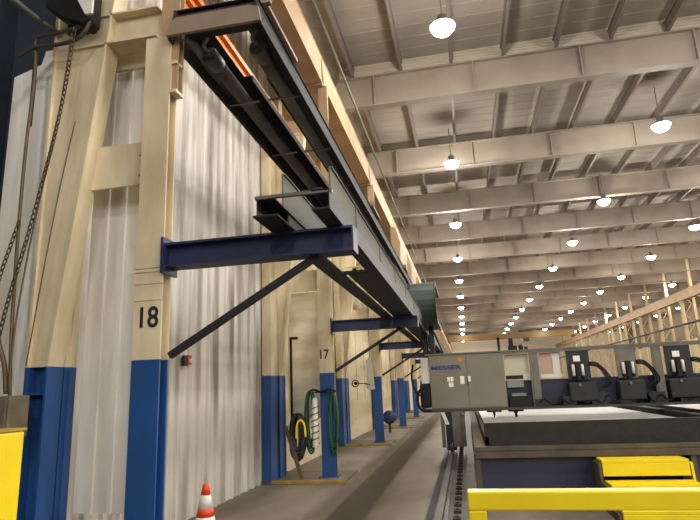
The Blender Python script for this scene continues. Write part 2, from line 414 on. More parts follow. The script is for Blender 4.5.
for x in (-2.3, -1.78):
    m = MB(); m.tube([(x, 4.75, 5.04), (x, 15, 5.04), (x, HE-.1, 5.04)], .078, 16); m.build('burner_tube', tubem, t)
    m = MB(); m.lathe([(.08, 4.7), (.092, 4.72), (.092, 4.9), (.08, 4.92)], x, 5.04, 16, axis='y'); m.build('tube_collar', tubem, t)
    m = MB(); m.tube(smooth_path([(x, 4.7, 5.06), (x-.02, 4.62, 5.09), (x+.04, 4.58, 5.15)]), .02, 8); m.build('gas_fitting', galv, t)
y = 5.6
while y < HE:
    m = MB(); m.bar((-2.46, y, 4.955), (-2.1, y, 4.96), .03, .01); m.bar((-1.98, y, 4.96), (-1.6, y+.0, 4.955), .03, .01); m.build('hanger_strap', tubem, t); y += 1.5
def make_hang(k):
    y = Y0+BAY*k
    t = thing('heater_bracket', ('nearest' if k == 0 else ORD[k])+' brown cross arm holding up the tube heater hood', 'bracket', (-2.4, y, 5.2), 'cross arms over the tube heater')
    m = MB(); m.box(-2.41, -1.52, y+.06, y+.12, 5.255, 5.34); m.build('arm', mat('brown_sheet', '#8b7866'), t)
    m = MB(); m.box(-1.62, -1.56, y+.12, y+1.1, 5.26, 5.3); m.build('hook', mat('brown_sheet', '#8b7866'), t)
    return t
h0 = make_hang(0)
for k in range(1, 5):
    r = dup(h0, (-2.4, Y0+BAY*k, 5.2)); r['label'] = ORD[k]+' brown cross arm holding up the tube heater hood'

# orange conductor bars above the heater
t = thing('conductor_bars', 'bright orange crane conductor bars running above the tube heater', 'power rail', (-3.25, 4.8, 7.0))
for dz, dx in ((0, 0), (.12, .06), (.24, .12)):
    m = MB(); m.box(-3.36+dx, -3.26+dx, 4.6, 60, 6.7+dz*.8, 6.78+dz*.8); m.build('bar', orange, t)
for k in range(0, 8):
    y = Y0+BAY*k+.35
    m = MB(); m.box(-3.4, -2.65, y, y+.05, 7.1, 7.15); m.box(-3.4, -3.37, y, y+.05, 6.65, 7.1); m.build('support', cream, t)

# ------------------------------------------------------------------ runway girders
def girder(name, x, label, mt):
    t = thing(name, label, 'girder', (x, 3, 8.1))
    m = MB(); m.box(x-.25, x+.21, -2, 127, 8.1, 8.13); m.build('bottom_flange', mt, t)
    m = MB(); m.box(x+.13, x+.15, -2, 127, 8.13, 8.87); m.box(x-.15, x-.13, -2, 127, 8.13, 8.87); m.build('web', mt, t)
    m = MB(); m.box(x-.2, x+.16, -2, 127, 8.87, 8.9); m.box(x-.04, x+.03, -2, 127, 8.9, 9.0); m.build('top_flange', mt, t)
    for k in range(0, 20):
        y = Y0+BAY*k+.15
        m = MB(); m.prism([(x+.15, 8.13), (x+.2, 8.13), (x+.16, 8.87), (x+.15, 8.87)], y-.01, y+.01); m.build('stiffener', mt, t)
    return t
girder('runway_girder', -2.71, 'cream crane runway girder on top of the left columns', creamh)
girder('runway_girder', 19.8, 'cream crane runway girder on the right hand column row', mat('girder_brown', '#a98d6b', .6, var='#86694c', scale=.8, amt=.6))
# handrail line above left girder
m = MB(); m.tube([(-2.3, -2, 9.05), (-2.3, 60, 9.05), (-2.3, 127, 9.05)], .03, 6); tag(m.build('conduit_pipe', galv), 'thin bright conduit running along the left crane girder', 'pipe')
# loose cream ducting pieces above the tray
for i, y in enumerate((20.5, 25, 31)):
    m = MB(); m.prism([(-2.38, 6.2), (-2.05, 6.3), (-2.0, 7.0), (-2.15, 7.6), (-2.38, 7.7)], y, y+2.6)
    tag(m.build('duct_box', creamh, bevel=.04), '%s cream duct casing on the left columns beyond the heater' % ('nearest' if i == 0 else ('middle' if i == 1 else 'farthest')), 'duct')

# ------------------------------------------------------------------ roof beams and purlins
def beam_label(i): return '%s brown roof beam spanning the hall, counted from the camera' % ORD[i]
def make_beam(y, first):
    t = thing('roof_beam', '', 'beam', (8, y, 11), 'roof beams')
    m = MB(); m.box(-3.5, 33.8, y-.16, y+.16, 10.8, 10.84); m.build('bottom_flange', beamr, t)
    m = MB(); m.box(-3.5, 33.8, y-.01, y+.01, 10.84, 11.9); m.build('web', beamr, t)
    m = MB(); m.box(-3.5, 33.8, y-.14, y+.14, 11.9, 11.93); m.build('top_flange', beamr, t)
    x = -2.2
    while x < 33.5:
        m = MB(); m.box(x-.02, x+.02, y-.13, y-.01, 10.84, 11.9); m.build('stiffener', beamr, t); x += 3.3
    return t
bp = make_beam(16.9, True); bl = []
ys = [Y0+BAY*k for k in range(1, 20)]
for i, y in enumerate(ys):
    if i == 1: o = bp
    else: o = dup(bp, (8, y, 11))
    if i == 0: o['label'] = 'brown roof beam overhead, just above the top edge of the view'
    elif i == 1: o['label'] = 'nearest brown roof beam in view, under the pale ribbed strip'
    else: o['label'] = '%s brown roof beam down the hall, counting from the one under the ribbed strip' % ORD[i-1]
# ribbed closure strip over the nearest beam
m = MB(); z = 11.94
m.box(-3.4, 33.8, 16.92, 16.95, 11.935, 12.44)
while z < 12.42: m.box(-3.4, 33.8, 16.89, 16.92, z, z+.045); z += .1
tag(m.build('closure_strip', mat('pale_strip', '#a9a08f', .6)), 'pale horizontally ribbed closure strip on top of the nearest roof beam', 'cladding strip')
x = -2.9; i = 0
while x < 33.5:
    m = MB(); m.box(x-.05, x+.05, -28, YEND-.1, 11.94, 11.96); m.box(x-.012, x+.012, -28, YEND-.1, 11.96, 12.3); m.box(x-.05, x+.05, -28, YEND-.1, 12.3, 12.32)
    o = m.build('roof_purlin', purl); tag(o, '%s roof purlin from the left wall, running the length of the hall' % ORD[i], 'purlin', 'roof purlins'); x += 1.65; i += 1

# ------------------------------------------------------------------ high bay lamps
def make_lamp():
    t = thing('high_bay_lamp', '', 'lamp', (0, 0, 10.4), 'high bay lamps')
    m = MB(); m.lathe([(.32, .0), (.33, .03), (.22, .10), (.12, .14), (.12, .3), (.05, .34)], 0, 0, 20, 10.4); m.build('housing', greyb, t)
    m = MB(); m.lathe([(.02, -.23), (.13, -.215), (.23, -.15), (.295, -.06), (.315, .0), (.315, .02)], 0, 0, 20, 10.4); m.build('lens', lens, t)
    m = MB(); m.tube([(0, 0, 10.73), (0, 0, 11.94)], .015, 6); m.build('drop_rod', galv, t)
    L = bpy.data.lights.new('lamp_light', 'POINT'); L.energy = 700; L.color = (1, .95, .87); L.shadow_soft_size = .35
    lo = bpy.data.objects.new('lamp_light', L); C.objects.link(lo); lo.parent = t; lo.location = (0, 0, -.7)
    return t
lp = make_lamp(); first = True
def dimmer():
    if 'far_lamp_light' not in bpy.data.lights:
        d = bpy.data.lights['lamp_light'].copy(); d.name = 'far_lamp_light'; d.energy = 400; d.color = (1, .88, .72)
    return bpy.data.lights['far_lamp_light']
rows = [(.17, 'leftmost', 12.55, 9.05), (7.65, 'second', 11.65, 8.65), (14.5, 'third', 11.0, 8.4), (21., 'fourth', 8.4, 8.6), (29., 'fifth', 10., 9.)]
for x, rn, y1, dy in rows:
    seen = 0; unseen = 0
    for j in range(-4, 13):  # the rearmost, unseen behind the camera, are added for frontal light
        y = y1+dy*j
        if first: o = lp; o.location = (x, y, 10.4); first = False
        else: o = dup(lp, (x, y, 10.4))
        if y > 42:
            for c in o.children:
                if c.type == 'LIGHT': c.data = dimmer()
        if y > 12 and 554*x/y < 238:
            o['label'] = 'glowing high bay lamp, %s in view along the %s lamp row' % ('nearest' if seen == 0 else ORD[seen], rn); seen += 1
        else:
            o['label'] = 'high bay lamp of the %s row outside the view, %s from the back' % (rn, ORD[unseen]); unseen += 1

# ------------------------------------------------------------------ right hand column row
rcream = mat('right_column_paint', '#c2b190', .65, var='#978263', scale=1.2, amt=.6)
def make_rcol():
    t = thing('crane_column', '', 'column', (19.7, 0, 0), 'columns of the right hand row')
    m = MB(); m.box(19.55, 19.85, -.02, 0, 0, 8.08); m.box(19.55, 19.85, .3, .32, 0, 8.08); m.box(19.68, 19.72, 0, .3, 0, 8.08); m.build('crane_post', rcream, t)
    m = MB(); m.box(20.58, 20.82, -.02, 0, 0, 12.0); m.box(20.58, 20.82, .3, .32, 0, 12.0); m.box(20.68, 20.72, 0, .3, 0, 12.0); m.build('roof_post', rcream, t)
    m = MB()
    z = 1.5
    while z < 7: m.bar((19.9, .15, z), (20.5, .15, z+.9), .06, .06); m.bar((19.9, .15, z+1.8), (20.5, .15, z+.9), .06, .06); z += 1.8
    m.build('lacing', rcream, t)
    return t
rc = make_rcol(); n = 0
for k in range(1, 20):
    y = Y0+BAY*k
    if n == 0: o = rc; o.location = (19.7, y, 0)
    else: o = dup(rc, (19.7, y, 0))
    if k < 8: o['label'] = 'pale laced column of the right hand row outside the view, %s of them' % ORD[n]
    else: o['label'] = 'pale laced column of the right hand row, %s in view from the right edge' % ORD[k-8]
    n += 1
m = MB(); m.tube([(19.3, 4, 5.9), (19.3, 60, 5.9), (19.3, 127, 5.9)], .09, 8); tag(m.build('overhead_pipe', dark), 'dark pipe running along the right hand column row below the girder', 'pipe')
# a bridge crane far down the hall
t = thing('bridge_crane', 'ochre bridge crane spanning the far end of the hall', 'crane', (8.5, 106, 9.0))
m = MB(); m.box(-2.6, 19.8, 105.5, 106.2, 9.2, 10.3); m.build('girder', ochre, t)
m = MB(); m.box(-2.9, -2.3, 104, 108, 9.02, 9.3); m.build('end_truck', ochre, t)
m = MB(); m.box(19.5, 20.1, 104, 108, 9.02, 9.3); m.build('end_truck', ochre, t)
m = MB(); m.box(10.2, 12.6, 105.2, 106.6, 10.3, 10.6); m.box(10.8, 11.9, 105.4, 106.4, 8.6, 9.2); m.build('trolley', dark, t)

# ------------------------------------------------------------------ cutting machine gantry
t = thing('cutting_gantry', 'wide grey cutting machine gantry with cabinet, beam and torch stations over the table', 'cutting machine', (0, 14.3, 0))
m = MB(); m.box(-.86, .93, 14.0, 14.7, 1.05, 2.34); cab = m.build('control_cabinet', greyp, t, bevel=.012)
m = MB(); m.box(-.85, .03, 13.985, 14.0, 1.08, 2.33); dl = m.build('cabinet_door', greyp, cab, bevel=.004)
m = MB(); m.box(.05, .92, 13.985, 14.0, 1.08, 2.33); m.build('cabinet_door', greyp, cab, bevel=.004)
text_mesh('brand_lettering', 'MESSER', .135, mat('logo_blue', '#27306f', .5), cab, (-.815, 13.982, 1.99), bold=.006, sx=1.62)
m = MB(); m.box(-.62, -.2, 13.982, 13.985, 1.915, 1.935); m.build('logo_underline', mat('logo_grey', '#5a5966', .5), cab)
m = MB(); m.prism([(-.16, 2.2), (-.1, 2.14), (-.04, 2.2), (-.07, 2.28), (-.13, 2.28)], 13.978, 13.983); m.build('logo_mark', mat('logo_orange', '#d0703a', .5), cab)
for (x0, x1, z0, z1) in ((-.44, -.37, 1.7, 1.81), (-.36, -.29, 1.7, 1.81), (-.41, -.3, 1.57, 1.68), (-.13, -.03, 1.63, 1.82), (.055, .12, 1.68, 1.81)):
    m = MB(); m.box(x0, x1, 13.98, 13.985, z0, z1); m.box(x0+.02, x0+.03, 13.978, 13.98, z0+.02, z1-.02); m.build('sticker', paper, cab)
m = MB(); m.box(.035, .05, 13.96, 13.985, 1.6, 1.78); m.build('door_handle', dark, cab)
m = MB(); m.box(-1.05, 7.6, 13.95, 14.75, .99, 1.05); m.build('bottom_flange', mat('flange_brown', '#3d372f', .6), t)
m = MB(); m.box(-.95, 7.6, 13.96, 14.72, 2.345, 2.38); m.box(.93, 7.6, 13.98, 14.05, 2.29, 2.345); m.build('top_beam', greyb, t)
m = MB(); m.box(.93, 7.6, 14.25, 14.7, 1.06, 1.66); m.build('main_beam', mat('beam_navy', '#1d2340', .5, var='#15182a', scale=3, amt=.8), t, bevel=.01)
m = MB(); m.box(-1.06, -.87, 14.05, 14.1, 1.68, 2.3); m.build('end_panel', white, t)
m = MB(); m.box(-1.12, -.87, 14.0, 14.6, 1.1, 1.66); m.build('drive_motor', black, t, bevel=.05)
m = MB(); m.tube(smooth_path([(-1.0, 13.97, 1.6), (-1.16, 13.95, 1.45), (-1.18, 13.95, 1.2), (-1.08, 13.95, 1.05), (-.86, 13.95, 1.03)]), .035, 8); m.build('cable_loop', black, t)
m = MB(); m.tube(smooth_path([(-1.25, 14.0, 2.15), (-1.3, 14, 1.8), (-1.2, 14, 1.45), (-1.1, 14, 1.4)]), .025, 8); m.build('cable_loop', black, t)
# running gear on the floor rail
m = MB(); m.box(-.56, -.33, 13.9, 14.8, .12, 1.0); m.build('leg', dark, t, bevel=.01)
m = MB(); m.box(-.66, -.57, 13.75, 13.79, .2, .95); m.box(-.4, -.1, 13.88, 14.5, .2, .99); m.build('leg_cover', greyb, t)
m = MB(); m.prism([(-.64, .99), (-.56, .99), (-.46, .72), (-.54, .72)], 13.7, 13.74); m.build('white_guard', white, t)
m = MB(); m.lathe([(.1, -.49), (.12, -.485), (.12, -.44), (.14, -.435), (.14, -.42)], 14.0, .2, 18, axis='x'); m.build('wheel', steel, t)
m = MB(); m.lathe([(.1, -.49), (.12, -.485), (.12, -.44), (.14, -.435), (.14, -.42)], 14.7, .2, 18, axis='x'); m.build('wheel', steel, t)
m = MB(); m.box(-.16, -.13, 13.8, 13.83, .25, 1.0); m.lathe([(.02, .9), (.03, .92), (.03, .97)], -.145, 13.8, 10); m.build('sensor_rod', steel, t)
# cutting torches under the beam
for x in (.6, 1.1):
    m = MB(); m.box(x-.17, x+.17, 14.0, 14.2, .95, .99); m.lathe([(.008, -.14), (.018, -.08), (.03, -.08), (.03, -.01), (.05, 0), (.05, .05)], x, 14.1, 12, .92+(.04 if x < 1 else 0)); m.build('cutting_torch', black, t)
# frame posts and torch stations
for x in (1.58, 4.28):
    m = MB(); m.box(x-.02, x+.14, 14.0, 14.06, 1.05, 2.3); m.box(x-.06, x-.03, 14.0, 14.05, 1.05, 2.3); m.build('frame_post', greyb, t)
m = MB(); m.box(.96, 1.5, 14.15, 14.17, 1.75, 2.28); m.build('shield_panel', greenp, t)
m = MB(); m.box(1.78, 2.03, 14.15, 14.17, 1.75, 2.28); m.build('shield_panel', pinkp, t)
m = MB(); m.box(2.06, 2.22, 14.12, 14.16, 1.78, 2.3); m.box(1.76, 2.25, 14.12, 14.15, 1.69, 1.78); m.box(1.35, 1.56, 14.12, 14.15, 1.69, 1.8); m.build('pale_panel', white, t)
m = MB(); m.box(.96, 1.35, 14.1, 14.2, 1.69, 1.78); m.build('black_box', black, t)
m = MB(); m.box(.98, 1.5, 14.0, 14.24, 1.06, 1.3); m.build('black_box', black, t)
m = MB(); m.box(.97, 1.35, 14.12, 14.24, 1.5, 1.67); m.box(1.05, 1.38, 14.1, 14.22, 1.12, 1.36); m.build('grey_box', mat('grey_green_box', '#7c877c', .5), t)
def station(x, w, mt):
    s = MB(); s.box(x, x+w, 14.0, 14.06, 1.62, 2.29); st = s.build('torch_station', mt, t)
    if mt is dark:
        s = MB(); s.box(x+.15, x+.3, 13.99, 14.0, 2.04, 2.17); s.build('label_plate', paper, st)
    for dx in (.12, .32):
        s = MB(); s.lathe([(.035, 0), (.035, .27), (.02, .29)], x+dx, 13.95, 12, 1.68); s.build('gas_cylinder', white, st)
        s = MB(); s.lathe([(.02, -.03), (.04, 0), (.04, .04)], x+dx, 13.95, 12, 1.67); s.build('valve', black, st)
    s = MB(); s.box(x+.18, x+.27, 13.9, 14.0, 1.62, 2.0); s.build('slide', black, st)
    s = MB(); s.box(x-.03, x+w+.08, 13.88, 14.2, 1.14, 1.56); s.build('carriage_box', mat('carriage_black', '#1b1c1e', .6, var='#101112', scale=5, amt=.8), st, bevel=.02)
    s = MB(); s.lathe([(.03, 13.83), (.035, 13.85)], x+.2, 1.5, 12, axis='y'); s.build('knob', steel, st)
    for q in range(3):
        s = MB(); s.tube(smooth_path([(x+w-.02, 14.0, 2.0-.03*q), (x+w+.15, 13.97, 1.98-.04*q), (x+w+.35-.04*q, 13.95, 1.75), (x+w+.42-.05*q, 13.97, 1.55), (x+w+.3-.05*q, 14.0, 1.42)]), .018, 6); s.build('hose', black, st)
station(2.36, .5, dark); station(3.45, .43, greyb); station(4.5, .53, dark); station(6.0, .5, dark)
m = MB()
for i in range(16):
    x = 1.6+i*.36+random.random()*.1
    m.tube(smooth_path([(x, 13.95, 1.12), (x+.12, 13.9, 1.2+.15*random.random()), (x+.28, 13.92, 1.1), (x+.4, 13.95, 1.15)]), .02, 6)
m.build('hose_bundle', black, t)
for i in range(9):
    m = MB(); x = 1.55+i*.62; m.box(x, x+.28+.1*random.random(), 13.93, 14.24, 1.06, 1.2+.3*random.random()); m.build('lower_carriage', dark, t)
# things standing on the gantry
m = MB(); m.box(.84, .9, 14.3, 14.36, 2.385, 2.72); m.box(.82, .92, 14.3, 14.34, 2.68, 2.72)
tag(m.build('antenna_post', black), 'short black post standing on top of the gantry cabinet', 'post')
m = MB(); m.box(1.1, 1.3, 14.3, 14.5, 2.385, 2.5); m.box(1.12, 1.22, 14.35, 14.45, 2.5, 2.68); m.lathe([(.05, 0), (.06, .1), (.02, .14)], 1.4, 14.4, 10, 2.385); m.lathe([(.04, 0), (.04, .08)], 1.52, 14.4, 10, 2.385)
tag(m.build('junction_box', black), 'small black box and fittings on top of the gantry beside the short post', 'junction box')

# ------------------------------------------------------------------ cutting table
t = thing('cutting_table', 'long black and navy cutting table under the gantry', 'table', (3, 8.6, 0))
TX0, TX1, TY0, TY1 = .2, 8.4, 8.6, 26.
m = MB(); m.box(TX0, TX1, TY0, TY0+.06, .756, 1.07); m.box(TX0, TX0+.06, TY0, TY1, .6, .88); m.box(TX1-.06, TX1, TY0, TY1, .6, .88); m.box(TX0, TX1, TY1-.06, TY1, .6, .88)
m.box(TX0+.06, TX1-.06, TY0+.06, TY1-.06, .6, .64); m.build('bed', rust, t, bevel=.006)
m = MB(); m.box(4.3, 4.5, TY0+.06, TY1-.06, .64, .88); m.build('divider', rust, t)
sl0 = None
y = TY0+.25
while y < TY1-.2:
    m = MB(); m.box(TX0+.07, 4.29, y, y+.015, .64, .8); m.build('slat', rust, t)
    m = MB(); m.box(4.51, TX1-.07, y, y+.015, .64, .8); m.build('slat', rust, t); y += .45
m = MB(); m.box(.04, TX1+.1, 8.45, 8.7, .7, .755); m.box(.04, TX1+.1, 8.46, 8.49, .6, .7); m.box(.04, .2, 8.7, TY1, .62, .7); m.build('ledge', ledge, t, bevel=.005)
m = MB(); m.box(.07, 1.7, 8.6, 8.64, .0, .6); m.box(.07, .11, 8.64, TY1, 0, .6); m.build('side_panel', navyt, t)
m = MB(); m.box(2.95, 8.4, 8.6, 8.64, 0, .6); m.build('side_panel', navyt, t)
for x in (.04, 1.7, 2.84, 5.1):
    m = MB(); m.box(x, x+.07, 8.5, 8.6, 0, .6); m.build('leg', ledge, t)
m = MB(); m.box(.3, 4.02, 10.4, 20.5, .801, .817); tag(m.build('steel_plate', plate), 'large pale steel plate lying on the left bed of the cutting table', 'steel plate')
m = MB(); m.box(5.4, 7.3, 12.5, 20.5, .801, .817); tag(m.build('steel_plate', plate), 'pale steel plate at the right on the cutting table beyond the black divider', 'steel plate')
m = MB(); m.box(6.9, 7.3, 18.3, 18.8, .818, 1.1); tag(m.build('yellow_block', yel, bevel=.01), 'small yellow block on the right hand steel plate', 'block')

# steps
t = thing('step_stand', 'yellow three tread step stand against the cutting table', 'steps', (2.15, 8.0, 0))
for (z, y0, y1) in ((.6, 8.1, 8.44), (.36, 7.72, 8.08), (.14, 7.34, 7.7)):
    m = MB(); m.box(1.64, 2.68, y0, y1, z-.04, z); m.box(1.64, 2.68, y0, y0+.02, max(z-.2, 0), z-.04); m.build('tread', yel, t, bevel=.006)
m = MB(); m.prism([(8.44, 0), (8.44, .56), (8.1, .56), (8.08, .34), (7.72, .32), (7.7, .1), (7.34, .1), (7.34, 0)], 1.6, 1.63, 'x'); m.build('side_plate', ledge, t)
m = MB(); m.prism([(8.44, 0), (8.44, .56), (8.1, .56), (8.08, .34), (7.72, .32), (7.7, .1), (7.34, .1), (7.34, 0)], 2.69, 2.72, 'x'); m.build('side_plate', yel, t)

# ------------------------------------------------------------------ foreground guard rail and bollard
t = thing('guard_rail', 'bright yellow square tube guard rail in the right foreground', 'guard rail', (.9, 2.9, 0))
m = MB(); m.box(-.04, 1.9, 2.9, 2.985, 1.055, 1.14); m.build('top_rail', yel, t, bevel=.008)
for x in (-.04, 1.815):
    m = MB(); m.box(x, x+.085, 2.9, 2.985, 0.012, 1.055); m.build('post', yel, t, bevel=.008)
    m = MB(); m.box(x-.05, x+.135, 2.85, 3.035, 0, .012); m.build('foot_plate', yel, t)
m = MB(); m.box(.045, 1.815, 2.91, 2.975, .5, .57); m.build('lower_rail', yel, t, bevel=.008)
t = thing('bollard', 'thick yellow square bollard at the left edge of the photo', 'bollard', (-2.62, 2.73, 0))
m = MB(); m.box(-2.76, -2.49, 2.6, 2.87, .012, 1.49); m.build('post', yel, t, bevel=.02)
m = MB(); m.box(-2.765, -2.485, 2.595, 2.875, 1.49, 1.505); m.build('cap', yelw, t)
m = MB(); m.box(-2.86, -2.39, 2.5, 2.97, 0, .012); m.build('foot_plate', yelw, t)

# ------------------------------------------------------------------ floor rail beside the table
t = thing('floor_rail', 'steel floor rail with dark clips running beside the cutting table', 'rail', (-.46, 5, 0))
m = MB(); m.box(-.53, -.37, 5, 60, 0, .02); m.box(-.465, -.435, 5, 60, .02, .06); m.box(-.485, -.415, 5, 60, .06, .09); m.build('rail_bar', steel, t)
m = MB(); m.box(-.64, -.56, 5, 60, 0, .015); m.build('edge_angle', dark, t)
for i in range(70):
    y = 6.2+i*.42
    m = MB(); m.box(-.3, -.2, y, y+.14, 0, .03); m.box(-.27, -.23, y+.05, y+.09, .03, .045); m.build('rail_clip', mat('clip_dark', '#332d26', .85), t)
m = MB(); m.box(-.14, .0, 5.5, 40, 0, .05); tag(m.build('cable_duct', mat('grey_duct', '#5f584d', .6, var='#453e35', scale=4, amt=.7)), 'flat grey duct on the floor between the rail and the cutting table', 'duct')

# ------------------------------------------------------------------ traffic cone
t = thing('traffic_cone', 'orange and white traffic cone on the floor by the ribbed wall', 'traffic cone', (-2.83, 5.9, 0))
cx, cy = -2.83, 5.9
def R_(z): return .03+(.71-z)*.2
m = MB(); m.box(cx-.18, cx+.18, cy-.18, cy+.18, 0, .03); m.build('base', cone_o, t, bevel=.01)
for z0, z1, mm, nm in ((.03, .2, cone_o, 'cone_body'), (.2, .385, white, 'reflective_band'), (.385, .465, cone_o, 'cone_body'), (.465, .6, white, 'reflective_band'), (.6, .7, cone_o, 'cone_tip')):
    m = MB(); m.lathe([(R_(z0), z0), (R_(z1), z1)] + ([(.022, .71)] if z1 == .7 else []), cx, cy, 28); m.build(nm, mm, t)

# ------------------------------------------------------------------ wall items, hoses
m = MB(); m.box(-3.79, -3.7, 7.1, 7.22, 2.05, 2.18); o = m.build('alarm_box', red, bevel=.008); tag(o, 'small red alarm box on the ribbed wall under the diagonal strut', 'alarm box')
m = MB(); m.box(-3.72, -3.68, 7.13, 7.17, 2.08, 2.13); m.build('lever', white, o)
m = MB(); m.box(-3.735, -3.70, 7.0, 7.1, 2.03, 2.17); m.build('mounting_plate', dark, o)
def coil(cx, y, zt, zb, w, r, n, mt, name, label, spread=.02, ty=.06):
    m = MB()
    for i in range(n):
        ww = w*(.75+.35*random.random()); zl = zb+(zt-zb)*.25*random.random(); yo = y-random.random()*ty; dx = (random.random()-.5)*spread
        pts = []
        for k in range(20):
            a = 2*PI*k/20
            pts.append((cx+dx+ww*math.sin(a)*(.9+.2*math.sin(a*2+i)), yo+.02*math.sin(a*3+i), (zt+zl)/2+(zt-zl)/2*math.cos(a)))
        m.tube(pts, r, 6, closed=True)
    o = m.build(name, mt); return tag(o, label, 'hose')
Y17 = Y0+BAY
coil(-2.93, Y17-.08, 1.62, .45, .09, .022, 11, green, 'coiled_hose', 'green hose coil hanging on the left of the blue post stencilled 17')
coil(-2.49, Y17-.06, 1.58, .45, .075, .02, 9, green, 'coiled_hose', 'green hose coil hanging on the right of the blue post stencilled 17')
coil(-3.17, Y17-.12, 1.2, .36, .12, .03, 22, hoseb, 'coiled_hose', 'black hose bundle hanging under the lined board by the post stencilled 17', .05, .12)
m = MB(); m.tube(smooth_path([(-3.16, Y17-.3, .78), (-3.14, Y17-.3, 1.02), (-3.07, Y17-.3, 1.1), (-3.0, Y17-.3, 1.02), (-2.98, Y17-.3, .8)]), .02, 8)
tag(m.build('yellow_hose', yel), 'short yellow hose loop hanging over the black hose bundle', 'hose')
# white wrapped cylinder between the posts, with black coil
m = MB(); m.lathe([(.055, .6), (.06, .62), (.06, 1.45), (.03, 1.5)], -2.84, Y17-.12, 14); o = m.build('gas_bottle', white); tag(o, 'slim white bottle wound with black hose behind the blue post 17', 'bottle')
m = MB(); m.tube([(-2.84+.07*math.cos(a), Y17-.12+.07*math.sin(a), .66+a*.018) for a in [i*.5 for i in range(80)]], .01, 5); m.build('spiral_hose', hoseb, o)
m = MB(); m.tube(smooth_path([(-2.96, Y17-.1, 1.6), (-2.86, Y17-.12, 1.64), (-2.7, Y17-.14, 1.6), (-2.55, Y17-.12, 1.64), (-2.42, Y17-.1, 1.6)]), .02, 8); m.box(-2.9, -2.45, Y17-.12, Y17-.03, 1.58, 1.6)
tag(m.build('hose_hook', black), 'black hose hook bar across the blue post stencilled 17', 'hook')
m = MB(); m.box(-3.33, -3.29, Y17-.08, Y17-.04, .9, 2.66); m.box(-3.33, -3.17, Y17-.08, Y17-.04, 2.62, 2.67)
tag(m.build('black_bar', black), 'upright black bar with a short top arm beside the cream lined board', 'bar')
m = MB(); m.bar((-3.38, Y17-.25, 1.0), (-3.06, Y17-.4+.1, .07), .07, .03, up=(0, 1, 0)); tag(m.build('timber_plank', wood), 'brown plank leaning on the kerb below the black hose bundle', 'plank')
# bay 16
Y16 = Y0+2*BAY
t = thing('wall_fan', 'small black fan on an arm by the white cloth near the third column', 'fan', (-3.2, Y16-.3, 1.75))
m = MB(); m.tube([(-3.22+.1*math.cos(a), Y16-.35, 1.77+.1*math.sin(a)) for a in [i*PI/8 for i in range(16)]], .012, 6, closed=True)
for i in range(8): m.tube([(-3.22, Y16-.35, 1.77), (-3.22+.1*math.cos(i*PI/4), Y16-.35, 1.77+.1*math.sin(i*PI/4))], .006, 4)
m.build('cage', black, t)
m = MB(); m.lathe([(.03, Y16-.34), (.05, Y16-.3), (.05, Y16-.22)], -3.22, 1.77, 12, axis='y'); m.build('motor', black, t)
m = MB(); m.tube([(-3.2, Y16-.28, 1.77), (-2.9, Y16-.2, 1.75)], .012, 6); m.tube([(-2.95, Y16-.21, 1.75), (-2.78, Y16-.02, 1.72)], .012, 6); m.build('arm', black, t)
m = MB(); pts = [(-2.92, 2.45), (-2.82, 2.5), (-2.75, 2.4), (-2.7, 1.9), (-2.68, 1.58), (-2.84, 1.55), (-2.94, 1.62), (-2.9, 2.0)]
m.prism(pts, Y16-.09, Y16-.06); tag(m.build('white_cloth', white, bevel=.02), 'white cloth hanging on the front of the third column', 'cloth')
t = thing('hose_reel', 'round dark blue reel hanging low between the third and fourth columns', 'reel', (-2.85, 21, .5))
m = MB(); m.lathe([(.05, 20.9), (.24, 20.9), (.24, 20.93), (.15, 20.95), (.15, 21.08), (.24, 21.1), (.24, 21.13), (.05, 21.13)], -2.86, .54, 24, axis='y'); m.build('drum', mat('reel_blue', '#182a52', .5), t)
m = MB(); m.box(-2.9, -2.82, 20.96, 21.07, 0, .5); m.build('stand', dark, t)

# ------------------------------------------------------------------ near left corner: hoist, conduits, chains, boxes
t = thing('hoist_box', 'black hoist housing with white lid fixed high on the nearest column', 'hoist', (-3.5, 4.1, 5.3))
m = MB(); m.prism([(-3.72, 5.4), (-3.5, 5.22), (-3.3, 5.14), (-3.24, 5.2), (-3.24, 5.62), (-3.72, 5.62)], 4.05, 4.26); m.build('housing', black, t, bevel=.02)
m = MB(); m.prism([(-3.4, 5.5), (-3.24, 5.2), (-3.17, 5.2), (-3.17, 5.66), (-3.4, 5.66)], 4.02, 4.045); m.build('cover', white, t)
m = MB(); m.box(-3.6, -3.4, 4.24, 4.3, 5.2, 5.5); m.build('mount', dark, t)
m = MB(); m.tube([(-3.85, 1.5, 5.25), (-3.83, 3, 5.27), (-3.8, 4.15, 5.28)], .03, 8); m.tube([(-3.8, 4.1, 5.28), (-3.78, 4.14, 5.28), (-3.74, 4.3, 5.27)], .02, 8)
tag(m.build('rail_pipe', galv), 'light pipe running back to the top of the nearest column', 'pipe')
def cable(name, pts, r, mt, label, cat='cable', k=6):
    m = MB(); m.tube(smooth_path(pts, k), r, 8); return tag(m.build(name, mt), label, cat)
cable('bent_conduit', [(-4.04, 4.15, 4.96), (-3.95, 4.14, 5.0), (-3.84, 4.13, 5.02), (-3.6, 4.12, 5.0), (-3.4, 4.12, 5.02), (-3.3, 4.12, 5.1), (-3.26, 4.12, 5.22)], .02, mat('conduit_dark', '#3c342a', .5), 'lower bent dark conduit below the black hoist housing', 'conduit')
cable('bent_conduit', [(-3.86, 4.16, 4.2), (-3.85, 4.15, 4.7), (-3.87, 4.15, 4.98), (-3.86, 4.14, 5.1), (-3.8, 4.13, 5.13), (-3.6, 4.12, 5.13), (-3.4, 4.12, 5.15), (-3.34, 4.12, 5.2)], .02, mat('conduit_dark', '#3c342a'), 'upper bent dark conduit looping down beside the nearest column', 'conduit')
